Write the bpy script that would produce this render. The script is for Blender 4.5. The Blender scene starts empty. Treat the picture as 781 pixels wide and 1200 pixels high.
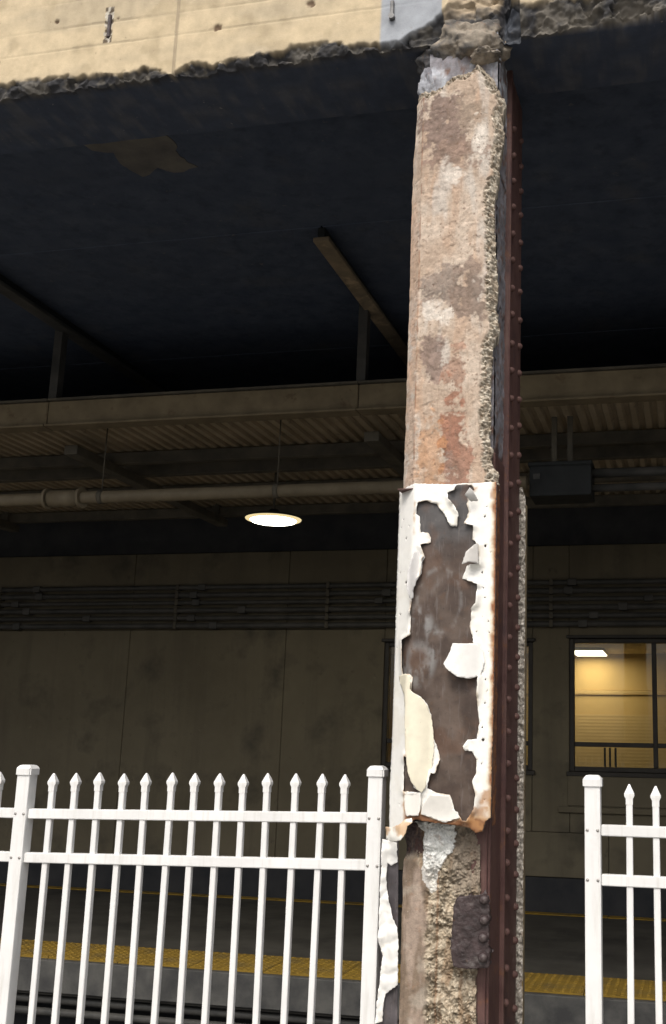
import bpy, bmesh, math, random
from mathutils import Vector, noise
from mathutils.geometry import delaunay_2d_cdt
random.seed(7)
SC = bpy.context.scene
COL = SC.collection
R = math.radians

# ------------------------------------------------------------------ camera
cam_d = bpy.data.cameras.new('camera')
cam = bpy.data.objects.new('camera', cam_d)
COL.objects.link(cam)
SC.camera = cam
YAW, PITCH, ROLL = 0.220140, 0.202137, 0.019706
cam.location = (0, 0, 1.7)
cam.rotation_mode = 'XYZ'
_f = Vector((-math.sin(YAW)*math.cos(PITCH), math.cos(YAW)*math.cos(PITCH), math.sin(PITCH)))
_r0 = Vector((math.cos(YAW), math.sin(YAW), 0)); _u0 = _r0.cross(_f)
_r = _r0*math.cos(ROLL) + _u0*math.sin(ROLL); _u = _u0*math.cos(ROLL) - _r0*math.sin(ROLL)
from mathutils import Matrix
cam.rotation_euler = Matrix((_r, _u, -_f)).transposed().to_euler()
cam_d.sensor_fit = 'VERTICAL'
cam_d.sensor_height = 24.0
cam_d.lens = 24.0*1244.536/1200
cam_d.shift_x = (390.5-534.2)/1200
cam_d.shift_y = (619.18-600)/1200
cam_d.clip_end = 500

# ------------------------------------------------------------------ sky, sun, exposure
SUN_EL, SUN_AZ = R(52), R(181)
world = bpy.data.worlds.new('World'); SC.world = world
world.use_nodes = True
wn = world.node_tree; bg = wn.nodes['Background']
sky = wn.nodes.new('ShaderNodeTexSky'); sky.sky_type = 'NISHITA'; sky.sun_disc = False
sky.sun_elevation = SUN_EL; sky.sun_rotation = SUN_AZ
sky.air_density = 1.0; sky.dust_density = 6.0; sky.ozone_density = 0.5
hs = wn.nodes.new('ShaderNodeHueSaturation'); hs.inputs['Saturation'].default_value = 0.45
wn.links.new(sky.outputs[0], hs.inputs['Color'])
wn.links.new(hs.outputs[0], bg.inputs[0])
bg.inputs[1].default_value = 0.15
sun_d = bpy.data.lights.new('sun', 'SUN'); sun_d.energy = 1.5; sun_d.angle = R(22); sun_d.color = (1, 0.95, 0.87)
sun = bpy.data.objects.new('sun', sun_d); COL.objects.link(sun)
_sd = Vector((math.sin(SUN_AZ)*math.cos(SUN_EL), math.cos(SUN_AZ)*math.cos(SUN_EL), math.sin(SUN_EL)))
sun.rotation_euler = _sd.to_track_quat('Z', 'Y').to_euler()
sun.location = (0, -5, 20)
SC.view_settings.view_transform = 'Standard'; SC.view_settings.look = 'None'
SC.view_settings.gamma = 1; SC.view_settings.use_curve_mapping = False
SC.view_settings.exposure = 0.2

# ------------------------------------------------------------------ helpers
def fb(x, y, z, s=1.0, o=4):
    return noise.fractal(Vector((x*s, y*s, z*s)), 0.9, 2.0, o)
def nz(x, y, z, s=1.0):
    return noise.noise(Vector((x*s, y*s, z*s)))
def sst(a, b, v):
    t = max(0.0, min(1.0, (v-a)/(b-a))); return t*t*(3-2*t)
def mix(a, b, t):
    return tuple(a[i]+(b[i]-a[i])*t for i in range(3))
def tab(T, v):
    if v <= T[0][0]: return T[0][1]
    for (a, p), (b, q) in zip(T, T[1:]):
        if v <= b: return p+(q-p)*(v-a)/(b-a)
    return T[-1][1]

def mesh(name, verts, faces, smooth=False, cols=None):
    me = bpy.data.meshes.new(name)
    me.from_pydata([tuple(v) for v in verts], [], faces)
    me.update()
    if smooth: me.polygons.foreach_set('use_smooth', [True]*len(me.polygons))
    if cols:
        a = me.color_attributes.new('Col', 'FLOAT_COLOR', 'POINT')
        flat = []
        for c in cols: flat += [max(0, c[0]), max(0, c[1]), max(0, c[2]), 1.0]
        a.data.foreach_set('color', flat)
    return me

def obj(name, me, mat=None, parent=None, loc=None):
    o = bpy.data.objects.new(name, me); COL.objects.link(o)
    if mat is not None and me is not None and not me.materials: me.materials.append(mat)
    if parent is not None:
        o.parent = parent
        if loc is None:                       # mesh is in world coordinates
            w = Vector((0, 0, 0)); p = parent
            while p is not None: w += p.location; p = p.parent
            o.location = -w
        else: o.location = loc
    elif loc is not None: o.location = loc
    return o

def tag(o, label=None, cat=None, group=None, kind=None):
    if label: o['label'] = label
    if cat: o['category'] = cat
    if group: o['group'] = group
    if kind: o['kind'] = kind
    return o
def thing(name, label, cat, loc=(0, 0, 0), group=None):
    o = bpy.data.objects.new(name, None); COL.objects.link(o); o.location = loc
    o.empty_display_size = 0.2
    return tag(o, label, cat, group)

def boxmesh(name, a, b, bev=0.0, seg=1):
    bm = bmesh.new(); bmesh.ops.create_cube(bm, size=1)
    for v in bm.verts:
        v.co = Vector([(a[i]+b[i])/2 + v.co[i]*(b[i]-a[i]) for i in range(3)])
    if bev: bmesh.ops.bevel(bm, geom=bm.edges[:], offset=bev, segments=seg, affect='EDGES', profile=0.6)
    me = bpy.data.meshes.new(name); bm.to_mesh(me); bm.free(); return me
def box(name, a, b, mat, parent=None, bev=0.0, seg=1):
    return obj(name, boxmesh(name, a, b, bev, seg), mat, parent)

def tubemesh(name, p, q, r, n=14):
    p, q = Vector(p), Vector(q); d = (q-p).normalized()
    u = d.orthogonal().normalized(); w = d.cross(u)
    vs, fs = [], []
    for c in (p, q):
        for i in range(n):
            t = 2*math.pi*i/n; vs.append(c+u*(r*math.cos(t))+w*(r*math.sin(t)))
    for i in range(n):
        j = (i+1) % n; fs.append((i, j, n+j, n+i))
    fs += [tuple(range(n))[::-1], tuple(range(n, 2*n))]
    me = mesh(name, vs, fs)
    for p_ in me.polygons:
        if len(p_.vertices) == 4: p_.use_smooth = True
    return me
def tube(name, p, q, r, mat, parent=None, n=14): return obj(name, tubemesh(name, p, q, r, n), mat, parent)

def lathemesh(name, prof, n=20, axis='Z'):
    vs, fs = [], []
    for (r, h) in prof:
        for i in range(n):
            t = 2*math.pi*i/n
            if axis == 'Z': vs.append((r*math.cos(t), r*math.sin(t), h))
            elif axis == 'X': vs.append((h, r*math.cos(t), r*math.sin(t)))
            else: vs.append((r*math.cos(t), -h, r*math.sin(t)))
    for k in range(len(prof)-1):
        for i in range(n):
            j = (i+1) % n; fs.append((k*n+i, k*n+j, (k+1)*n+j, (k+1)*n+i))
    fs.append(tuple(range((len(prof)-1)*n, len(prof)*n)))
    return mesh(name, vs, fs, smooth=True)

def rotz_faces_fix(me):
    bm = bmesh.new(); bm.from_mesh(me); bmesh.ops.recalc_face_normals(bm, faces=bm.faces); bm.to_mesh(me); bm.free(); return me

# ------------------------------------------------------------------ materials
def M(name, c1, c2=None, scale=6, detail=8, lo=0.35, hi=0.65, rough=0.85, rvar=0.1, bump=0.2, bscale=60, bdist=0.004,
      attr=False, avar=0.26, metal=0.0, spots=None, streak=None, spec=0.3, grime=None):
    m = bpy.data.materials.new(name); m.use_nodes = True
    nt = m.node_tree; N, Lk = nt.nodes, nt.links
    bs = N['Principled BSDF']
    tc = N.new('ShaderNodeTexCoord')
    def noise_n(s, d=8, vec=None, rough_=0.6):
        n = N.new('ShaderNodeTexNoise'); n.inputs['Scale'].default_value = s; n.inputs['Detail'].default_value = d
        n.inputs['Roughness'].default_value = rough_
        Lk.new(vec if vec is not None else tc.outputs['Object'], n.inputs['Vector']); return n
    def ramp(src, a, b, ca=(0, 0, 0), cb=(1, 1, 1)):
        r = N.new('ShaderNodeValToRGB'); r.color_ramp.elements[0].position = a; r.color_ramp.elements[1].position = b
        r.color_ramp.elements[0].color = (*ca, 1); r.color_ramp.elements[1].color = (*cb, 1)
        Lk.new(src, r.inputs[0]); return r
    def mx(fac, a, b, mode='MIX', f=1.0):
        x = N.new('ShaderNodeMix'); x.data_type = 'RGBA'; x.blend_type = mode
        if fac is not None: Lk.new(fac, x.inputs[0])
        else: x.inputs[0].default_value = f
        for s, i in ((a, 6), (b, 7)):
            if isinstance(s, tuple): x.inputs[i].default_value = (*s, 1)
            else: Lk.new(s, x.inputs[i])
        return x.outputs[2]
    n1 = noise_n(scale, detail)
    if attr:
        at = N.new('ShaderNodeAttribute'); at.attribute_name = 'Col'
        r1 = ramp(n1.outputs[0], 0.25, 0.75, (1-avar,)*3, (1+avar,)*3)
        col = mx(None, at.outputs[0], r1.outputs[0], 'MULTIPLY')
    else:
        r1 = ramp(n1.outputs[0], lo, hi, c1, c2 or c1); col = r1.outputs[0]
    for sp in (spots or []):                 # (colour, noise scale, lo, hi)
        n2 = noise_n(sp[1], 6); k_ = sp[4] if len(sp) > 4 else 1.0; r2 = ramp(n2.outputs[0], sp[2], sp[3], (0, 0, 0), (k_, k_, k_)); col = mx(r2.outputs[0], col, sp[0])
    if streak:                               # vertical run-off marks: (colour, xscale, zscale, lo, hi)
        mp = N.new('ShaderNodeMapping'); mp.inputs['Scale'].default_value = (streak[1], streak[1], streak[2])
        Lk.new(tc.outputs['Object'], mp.inputs[0])
        n3 = noise_n(1.0, 6, mp.outputs[0]); r3 = ramp(n3.outputs[0], streak[3], streak[4], (0, 0, 0), (0.55, 0.55, 0.55)); col = mx(r3.outputs[0], col, streak[0])
    Lk.new(col, bs.inputs['Base Color'])
    n4 = noise_n(scale*2.3, 4)
    rr = N.new('ShaderNodeMapRange'); rr.inputs['To Min'].default_value = max(0.02, rough-rvar); rr.inputs['To Max'].default_value = min(1, rough+rvar)
    Lk.new(n4.outputs[0], rr.inputs[0]); Lk.new(rr.outputs[0], bs.inputs['Roughness'])
    bs.inputs['Metallic'].default_value = metal
    bs.inputs['Specular IOR Level'].default_value = spec
    if bump:
        nb = noise_n(bscale, 8, None, 0.65)
        b = N.new('ShaderNodeBump'); b.inputs['Strength'].default_value = bump; b.inputs['Distance'].default_value = bdist
        Lk.new(nb.outputs[0], b.inputs['Height']); Lk.new(b.outputs[0], bs.inputs['Normal'])
    return m

def M_emit(name, col, st):
    m = bpy.data.materials.new(name); m.use_nodes = True
    nt = m.node_tree; nt.nodes.remove(nt.nodes['Principled BSDF'])
    e = nt.nodes.new('ShaderNodeEmission'); e.inputs[0].default_value = (*col, 1); e.inputs[1].default_value = st
    nt.links.new(e.outputs[0], nt.nodes['Material Output'].inputs[0]); return m
def M_glass(name):
    m = bpy.data.materials.new(name); m.use_nodes = True
    nt = m.node_tree; N = nt.nodes; N.remove(N['Principled BSDF'])
    t = N.new('ShaderNodeBsdfTransparent'); t.inputs[0].default_value = (0.86, 0.87, 0.84, 1)
    g = N.new('ShaderNodeBsdfGlossy'); g.inputs['Roughness'].default_value = 0.02
    fr = N.new('ShaderNodeFresnel'); fr.inputs[0].default_value = 1.45
    x = N.new('ShaderNodeMixShader')
    nt.links.new(fr.outputs[0], x.inputs[0]); nt.links.new(t.outputs[0], x.inputs[1]); nt.links.new(g.outputs[0], x.inputs[2])
    nt.links.new(x.outputs[0], N['Material Output'].inputs[0]); return m

m_asphalt = M('asphalt', (0.045, 0.045, 0.045), (0.07, 0.068, 0.065), 3, bump=0.5, bscale=250)
m_ballast = M('ballast', (0.02, 0.019, 0.018), (0.07, 0.065, 0.06), 40, bump=1.0, bscale=30, bdist=0.03)
m_platform = M('platform_concrete', (0.05, 0.047, 0.041), (0.085, 0.08, 0.07), 2.5, rough=0.75, bump=0.3, bscale=120,
               spots=[((0.03, 0.029, 0.027), 1.3, 0.55, 0.7)])
m_platform_edge = M('platform_edge', (0.05, 0.05, 0.05), (0.11, 0.108, 0.1), 5, bump=0.4, bscale=50)
m_yellow = M('tactile_yellow', (0.2, 0.125, 0.018), (0.3, 0.19, 0.026), 8, rough=0.85, bump=0.15, bscale=90, spots=[((0.1, 0.075, 0.035), 4, 0.5, 0.72)])
m_wall = M('station_wall_concrete', (0.115, 0.098, 0.066), (0.165, 0.142, 0.096), 1.1, lo=0.3, hi=0.7, bump=0.35, bscale=30,
           spots=[((0.075, 0.066, 0.048), 2.2, 0.52, 0.72), ((0.05, 0.045, 0.035), 7, 0.66, 0.76, 0.6), ((0.2, 0.175, 0.12), 5, 0.68, 0.82)], streak=((0.08, 0.07, 0.05), 4, 0.35, 0.52, 0.75))
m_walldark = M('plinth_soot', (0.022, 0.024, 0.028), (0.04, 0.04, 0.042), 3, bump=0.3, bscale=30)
m_soffit = M('dim_soffit', (0.04, 0.053, 0.083), (0.07, 0.085, 0.118), 6, lo=0.3, hi=0.7, bump=0.5, bscale=18, bdist=0.01,  # dim light under the deck is put into this dark bluish colour
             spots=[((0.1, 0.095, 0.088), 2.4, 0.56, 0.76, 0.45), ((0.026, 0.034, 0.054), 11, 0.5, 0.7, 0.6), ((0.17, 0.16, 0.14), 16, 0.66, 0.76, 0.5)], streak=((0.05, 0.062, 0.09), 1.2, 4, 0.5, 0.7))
m_girder = M('lit_tan_girder', (0.1, 0.085, 0.062), (0.24, 0.185, 0.12), 4, bump=0.4, bscale=30, spots=[((0.36, 0.27, 0.17), 7, 0.52, 0.68)])  # light on the flange is put into this paler tan
m_can_beam = M('canopy_beam_paint', (0.135, 0.108, 0.068), (0.2, 0.16, 0.1), 5, bump=0.2, bscale=40, spots=[((0.09, 0.06, 0.035), 9, 0.6, 0.75)])
m_can_deck = M('canopy_deck', (0.26, 0.21, 0.14), (0.36, 0.29, 0.2), 3, rough=0.6, bump=0.1, bscale=50, spots=[((0.08, 0.06, 0.04), 5, 0.6, 0.75)])
m_can_steel = M('canopy_steel', (0.06, 0.055, 0.045), (0.11, 0.098, 0.075), 5, bump=0.2, bscale=40)
m_pipe = M('pipe_paint', (0.15, 0.122, 0.08), (0.21, 0.175, 0.118), 6, rough=0.55, bump=0.1, bscale=40, spots=[((0.14, 0.1, 0.06), 8, 0.62, 0.8)])
m_conduit = M('conduit_grey', (0.04, 0.04, 0.038), (0.075, 0.072, 0.066), 6, rough=0.55, bump=0.1, bscale=40)
m_dark = M('dark_enclosure', (0.012, 0.014, 0.015), (0.02, 0.023, 0.024), 6, rough=0.7, bump=0.1)
m_frame = M('window_frame_dark', (0.018, 0.015, 0.012), (0.03, 0.026, 0.02), 8, rough=0.5, bump=0.05)
m_glass = M_glass('window_glass')
m_roomwall = M('room_wall', (0.6, 0.42, 0.17), (0.66, 0.46, 0.19), 2, bump=0.05)
m_slat = M('room_slats', (0.6, 0.43, 0.19), (0.66, 0.47, 0.21), 3, rough=0.45, bump=0.05)
m_roomceil = M('room_ceiling', (0.7, 0.6, 0.38), (0.75, 0.64, 0.42), 3, bump=0.05)
m_fence = M('fence_white', (0.66, 0.66, 0.65), (0.76, 0.76, 0.75), 4, rough=0.42, bump=0.06, bscale=80, spec=0.5, spots=[((0.5, 0.48, 0.44), 9, 0.58, 0.8, 0.6), ((0.3, 0.27, 0.22), 70, 0.7, 0.78, 0.5)], streak=((0.45, 0.43, 0.38), 40, 3, 0.52, 0.8))
m_screw = M('screw_steel', (0.3, 0.29, 0.27), (0.4, 0.38, 0.36), 30, rough=0.45, metal=0.8, bump=0)
m_conc = M('column_concrete', None, scale=45, attr=True, avar=0.3, rough=0.92, bump=0.6, bscale=140, bdist=0.004,
           spots=[((0.12, 0.085, 0.06), 95, 0.62, 0.72, 0.75), ((0.62, 0.57, 0.5), 60, 0.66, 0.76, 0.55), ((0.3, 0.17, 0.1), 25, 0.62, 0.75, 0.5)], streak=((0.24, 0.17, 0.125), 55, 5, 0.56, 0.74))
m_fascia = M('fascia_concrete', None, scale=12, attr=True, avar=0.2, spots=[((0.2, 0.16, 0.11), 45, 0.66, 0.76, 0.6), ((0.75, 0.7, 0.6), 30, 0.68, 0.78, 0.4)], rough=0.92, bump=0.35, bscale=120, bdist=0.003)
m_steel = M('rusted_steel', (0.075, 0.036, 0.033), (0.12, 0.065, 0.057), 9, rough=0.6, bump=0.5, bscale=55, bdist=0.003, streak=((0.16, 0.1, 0.08), 60, 2.5, 0.5, 0.7), spots=[((0.17, 0.075, 0.035), 14, 0.6, 0.75), ((0.05, 0.032, 0.036), 5, 0.58, 0.72)])
m_gusset = M('pitted_rust', (0.022, 0.014, 0.014), (0.06, 0.04, 0.04), 22, rough=0.5, bump=0.8, bscale=45, bdist=0.006, spec=0.5, spots=[((0.11, 0.095, 0.09), 14, 0.58, 0.72), ((0.13, 0.06, 0.03), 18, 0.64, 0.76)])
m_sheet = M('bare_sheet_metal', None, scale=14, attr=True, avar=0.3, rough=0.5, rvar=0.15, metal=0.15, bump=0.3, bscale=60, bdist=0.002, spec=0.4,
            spots=[((0.2, 0.175, 0.16), 32, 0.62, 0.76, 0.45), ((0.11, 0.06, 0.032), 22, 0.58, 0.75, 0.5), ((0.03, 0.024, 0.022), 55, 0.6, 0.72, 0.6)], streak=((0.16, 0.14, 0.13), 70, 9, 0.56, 0.72))
m_paint = M('peeling_white_paint', None, scale=40, attr=True, avar=0.05, rough=0.5, bump=0.2, bscale=90, bdist=0.002, spec=0.4, spots=[((0.35, 0.27, 0.18), 80, 0.68, 0.74, 0.7), ((0.6, 0.52, 0.4), 12, 0.6, 0.8, 0.45)])
m_galv = M('galvanised_strap', (0.1, 0.1, 0.1), (0.2, 0.2, 0.2), 20, rough=0.5, metal=0.4, bump=0.3)

# ------------------------------------------------------------------ the setting: ground, track bed, platform
def sheet(name, pts, mat):
    o = obj(name, mesh(name, pts, [tuple(range(len(pts)))]), mat); tag(o, kind='structure'); return o
sheet('ground', [(-120, -120, 0), (120, -120, 0), (120, 5.05, 0), (-120, 5.05, 0)], m_asphalt)
sheet('track_bed', [(-60, 5.05, -1.15), (60, 5.05, -1.15), (60, 8.4, -1.15), (-60, 8.4, -1.15)], m_ballast)
m_pave = M('pavement_concrete', (0.2, 0.195, 0.18), (0.28, 0.27, 0.25), 3, bump=0.3, bscale=90)
pv = box('bounce_pavement', (-60, -2.2, 0.004), (60, 5.05, 0.012), m_pave); tag(pv, kind='structure')  # unseen pavement, added to bounce light up to soffit and column
kb = box('kerb', (-60, -2.36, -0.1), (60, -2.204, 0.012), m_platform_edge, None, 0.01); tag(kb, kind='structure')
sheet('road', [(-60, -12, -0.12+0.124), (60, -12, 0.004), (60, -2.37, 0.004), (-60, -2.37, 0.004)], m_asphalt)
rw = box('retaining_wall', (-60, 5.05, -1.2), (60, 5.15, -0.004), m_platform_edge); tag(rw, kind='structure')
PE = 7.93
plat = box('platform', (-60, PE+0.03, -0.26), (60, 11.69, 0), m_platform); tag(plat, kind='structure')
o = box('platform_edge', (-60, PE, -0.24), (60, PE+0.026, -0.004), m_platform_edge, plat, 0.006)
o = box('support_wall', (-60, 8.3, -1.15), (60, 8.5, -0.262), m_walldark, plat)
for zc, rr_ in ((-0.31, 0.03), (-0.40, 0.03)):
    tube('edge_cable', (-60, PE+0.09, zc), (60, PE+0.09, zc), rr_, m_conduit, plat, 10)
# tactile tiles along the platform edge: each tile a piece, its domes joined
TS = 0.60
dome = []
def tile_mesh():
    bm = bmesh.new()
    bmesh.ops.create_cube(bm, size=1)
    for v in bm.verts: v.co = Vector((v.co.x*(TS-0.006), v.co.y*(TS-0.006), 0.006+v.co.z*0.012))
    return bm
tm = bpy.data.meshes.new('tactile_tile'); b_ = tile_mesh(); b_.to_mesh(tm); b_.free(); tm.materials.append(m_yellow)
dv, df = [], []
nd = 10
for i in range(nd):
    for j in range(nd):
        cx, cy = (i+0.5)*TS/nd-TS/2, (j+0.5)*TS/nd-TS/2
        k = len(dv)
        for rr_, h in ((0.0165, 0.012), (0.0145, 0.0165), (0.009, 0.018)):
            for t in range(8): dv.append((cx+rr_*math.cos(t*math.pi/4), cy+rr_*math.sin(t*math.pi/4), h))
        for ring in range(2):
            for t in range(8):
                u = (t+1) % 8; df.append((k+ring*8+t, k+ring*8+u, k+ring*8+8+u, k+ring*8+8+t))
        df.append(tuple(k+16+t for t in range(8)))
dm = mesh('domes', dv, df); dm.materials.append(m_yellow)
for i in range(-17, 6):
    t = obj('tactile_tile', tm, None, plat, (i*TS+0.1, PE+0.045+TS/2, 0.001))
    d = obj('domes', dm, None, t, (0, 0, 0)); d['kind'] = 'stuff'
# yellow strip at the foot of the station wall
for i in range(-14, 5):
    box('wall_strip', (i*0.9, 11.52, 0.001), (i*0.9+0.894, 11.655, 0.012), m_yellow, plat, 0.003)

# ------------------------------------------------------------------ station wall with windows
YW = 11.69
sw = thing('station_wall', 'brown stained concrete station wall with framed windows behind the platform', 'wall', (0, YW, 0))
W1 = (-1.31, 1.45, 1.46, 2.885); W2 = (-3.42, -1.715, 1.46, 2.85)
def wallbox(n, x0, x1, z0, z1, y0=YW, y1=YW+0.08, mat=m_wall, bev=0.006): return box(n, (x0, y0, z0), (x1, y1, z1), mat, sw, bev)
# structural backing
for (x0, x1, z0, z1) in ((-40, W2[0], 0, 5.4), (W2[0], W2[1], 0, W2[2]), (W2[0], W2[1], W2[3], 5.4), (W2[1], W1[0], 0, 5.4),
                         (W1[0], W1[1], 0, W1[2]), (W1[0], W1[1], W1[3], 5.4), (W1[1], 25, 0, 5.4)):
    box('wall_core', (x0, YW+0.081, z0), (x1, YW+0.28, z1), m_wall, sw)
ZP = 0.36; ZT = 3.93
edges_x = [-40, -13.2, -10.9, -8.6, -6.62, -4.62]
def cladding(x0, x1, z0, z1): wallbox('wall_panel', x0+0.002, x1-0.002, z0+0.002, z1-0.002)
for a, b in zip(edges_x, edges_x[1:]): cladding(a, b, ZP, 3.0); cladding(a, b, 3.0, ZT)
cladding(-4.62, W2[0], ZP, 3.0); cladding(-4.62, W2[0], 3.0, ZT)
cladding(W2[0], W2[1], 0.82, W2[2]); cladding(W2[0], W2[1], W2[3], ZT)
cladding(W2[1], W1[0], 0.82, ZT)
cladding(W1[0], W1[1], 0.82, W1[2]); cladding(W1[0], W1[1], W1[3], ZT)
cladding(W2[0], -0.9, ZP, 0.82); cladding(-0.9, W1[1], ZP, 0.82)
cladding(W1[1], 4, ZP, ZT); cladding(4, 25, ZP, ZT)
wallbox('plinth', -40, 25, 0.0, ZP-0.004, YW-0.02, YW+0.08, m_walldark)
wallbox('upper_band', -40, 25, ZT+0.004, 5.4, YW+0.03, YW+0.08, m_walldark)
wallbox('window_ledge', W1[0]-0.12, W1[1]+0.1, 1.03, 1.09, YW-0.05, YW-0.002)
wallbox('apron_panel', W1[0]-0.02, W1[1], 1.1, 1.42, YW-0.018, YW-0.002)
def window(x0, x1, z0, z1, mull, trans, bars):
    w = box('window', (x0, YW+0.02, z0), (x0+0.05, YW+0.12, z1), m_frame, sw, 0.004)
    def fr(n, a, b): box(n, a, b, m_frame, w, 0.004)
    fr('frame', (x1-0.05, YW+0.02, z0), (x1, YW+0.12, z1))
    fr('frame', (x0+0.051, YW+0.02, z0), (x1-0.051, YW+0.12, z0+0.05))
    fr('frame', (x0+0.051, YW+0.02, z1-0.05), (x1-0.051, YW+0.12, z1))
    fr('frame', (x0-0.03, YW-0.03, z1), (x1+0.03, YW+0.06, z1+0.035))
    fr('frame', (x0-0.03, YW-0.03, z0-0.05), (x1+0.03, YW+0.06, z0-0.002))
    xs = [x0+0.051]+[m for m in mull]+[x1-0.051]
    for mm in mull: fr('mullion', (mm-0.025, YW+0.03, z0+0.051), (mm+0.025, YW+0.11, z1-0.051))
    for a, b in zip(xs, xs[1:]):
        a2 = a+0.026 if a in mull else a; b2 = b-0.026 if b in mull else b
        fr('transom', (a2, YW+0.03, trans-0.025), (b2, YW+0.11, trans+0.025))
        for za, zb in ((z0+0.051, trans-0.026), (trans+0.026, z1-0.051)):
            box('pane', (a2, YW+0.066, za), (b2, YW+0.074, zb), m_glass, w)
    for bx in bars: fr('bar', (bx-0.011, YW+0.10, z0+0.051), (bx+0.011, YW+0.13, trans-0.03))
    return w
window(*W1, [-0.397, 0.52], 1.745, [-0.94, -0.885, -0.825])
window(*W2, [-2.585], 1.745, [])
# lit room behind the windows
for n, a, b, mt in (('room_back_wall', (-4.4, 15.0, 0), (2.6, 15.1, 3.0), m_roomwall), ('room_side_wall', (-4.5, YW+0.29, 0), (-4.4, 15.1, 3.0), m_roomwall),
                    ('room_side_wall', (2.6, YW+0.29, 0), (2.7, 15.1, 3.0), m_roomwall), ('room_floor', (-4.5, YW+0.29, -0.1), (2.7, 15.1, -0.004), m_platform),
                    ('room_ceiling', (-4.5, YW+0.285, 3.0), (2.7, 15.1, 3.1), m_roomceil)):
    tag(box(n, a, b, mt), kind='structure')
blind = thing('shutter', 'tan horizontal slat shutter across the lit room behind the windows', 'shutter', (-0.9, 14.9, 0.9))
box('head_rail', (-4.3, 14.972, 2.44), (2.5, 14.985, 2.5), m_slat, blind, 0.012)
bm = bmesh.new()
for i in range(28):
    z = 2.17-0.045*i
    vs = [bm.verts.new((x, y, zz)) for x in (-4.3, 2.5) for (y, zz) in ((14.975, z), (14.9735, z-0.022), (14.975, z-0.0448), (14.985, z-0.02))]
    for k in range(4): bm.faces.new((vs[k], vs[(k+1) % 4], vs[4+(k+1) % 4], vs[4+k]))
me = bpy.data.meshes.new('slats'); bm.to_mesh(me); bm.free()
o = obj('slats', me, m_slat, blind); o['kind'] = 'stuff'
lp = thing('ceiling_light_panel', 'bright rectangular ceiling light seen through the window', 'light', (-1.34, 14.43, 2.94))
box('housing', (-1.57, 14.03, 2.965), (-1.12, 14.83, 3.0), m_roomceil, lp, 0.004)
box('diffuser', (-1.55, 14.05, 2.955), (-1.14, 14.81, 2.964), M_emit('panel_glow', (1, 0.93, 0.75), 6), lp)
def area(name, loc, size, sizey, power, col, parent, rot=(0, 0, 0)):
    d = bpy.data.lights.new(name, 'AREA'); d.shape = 'RECTANGLE'; d.size = size; d.size_y = sizey; d.energy = power; d.color = col
    o = bpy.data.objects.new(name, d); COL.objects.link(o); o.parent = parent
    w = parent.location; o.location = Vector(loc)-w; o.rotation_euler = rot; return o
area('panel_lamp', (-1.34, 14.43, 2.94), 0.4, 0.74, 9.5, (1, 0.83, 0.55), lp)

# conduits along the wall
for i in range(6):
    z = 3.50-0.092*i; r_ = (0.03, 0.034, 0.028, 0.034, 0.03, 0.034)[i]
    t = thing('conduit', ('grey conduit along the wall, topmost of the six', 'grey conduit along the wall, second from the top', 'grey conduit along the wall, third from the top',
              'grey conduit along the wall, fourth from the top', 'grey conduit along the wall, fifth from the top', 'grey conduit along the wall, lowest of the six')[i],
              'conduit', (-4, YW-0.05, z), 'conduits along the station wall')
    tube('pipe', (-20, YW-0.06, z), (10, YW-0.06, z), r_, m_conduit, t, 10)
    for x in (-8.4, -6.0, -4.1, -1.5, 0.6):
        box('strap', (x-0.02, YW-0.06-r_-0.006, z-r_-0.004), (x+0.02, YW-0.003, z+r_+0.004), m_can_steel, t)
        xo = x+0.5+random.uniform(-.4, .7); box('coupling', (xo, YW-0.06-r_-0.008, z-r_-0.008), (xo+0.1, YW-0.06+r_+0.008, z+r_+0.008), m_conduit, t, 0.012, 2)

# ------------------------------------------------------------------ platform canopy
can = thing('platform_canopy', 'tan steel canopy with corrugated underside hanging over the platform', 'canopy', (-2, 8.8, 4.13))
CZ, CY0, CY1 = 4.16, 7.25, 10.5
# edge beam: a channel with flanges, in lengths
bx0 = [-15.3, -12.7, -10.1, -7.5, -4.95, -2.37, 0.24, 2.85]
for a, b in zip(bx0, bx0[1:]):
    o = box('edge_beam', (a+0.003, CY0-0.06, CZ-0.03), (b-0.003, CY0, CZ+0.165), m_can_beam, can, 0.006)
    box('flange', (a+0.003, CY0-0.10, CZ-0.05), (b-0.003, CY0+0.04, CZ-0.032), m_can_beam, o, 0.003)
    box('flange', (a+0.003, CY0-0.085, CZ+0.167), (b-0.003, CY0+0.04, CZ+0.185), m_can_steel, o, 0.003)
# corrugated deck sheets
def corr(pitch=0.1, w=0.9, depth=0.026):
    prof = []; n = int(round(w/pitch))
    for i in range(n):
        x = i*pitch
        prof += [(x, 0), (x+0.04, 0), (x+0.055, depth), (x+0.085, depth)]
    prof.append((w, 0))
    vs = [(x, y, z) for y in (0, CY1-CY0-0.06) for x, z in prof]; n = len(prof)
    fs = [(i, i+1, n+i+1, n+i) for i in range(n-1)]
    me = mesh('deck_sheet', vs, fs); me.materials.append(m_can_deck); return me
cm = corr()
for i in range(20): obj('deck_sheet', cm, None, can, (-15.2+0.9*i+2, CY0+0.05-8.8, CZ+0.02+0.0015*(i % 2)-4.13))
for y in (8.2, 8.62, 9.4, 10.38):
    box('purlin', (-15, y-0.04, CZ-0.09), (2.8, y+0.04, CZ+0.012), m_can_steel, can, 0.005)
for x in bx0[1:-1]:
    o = box('rafter', (x-0.06, CY0+0.3, CZ-0.17), (x+0.06, CY1, CZ-0.092), m_can_steel, can, 0.004)
    box('hanger', (x-0.035, CY0-0.02, CZ+0.187), (x+0.035, CY0+0.06, 5.02), m_conduit, can)
    box('hanger', (x-0.035, CY1-0.2, CZ-0.09), (x+0.035, CY1-0.12, 5.02), m_can_steel, can)
    bm = bmesh.new()
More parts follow.
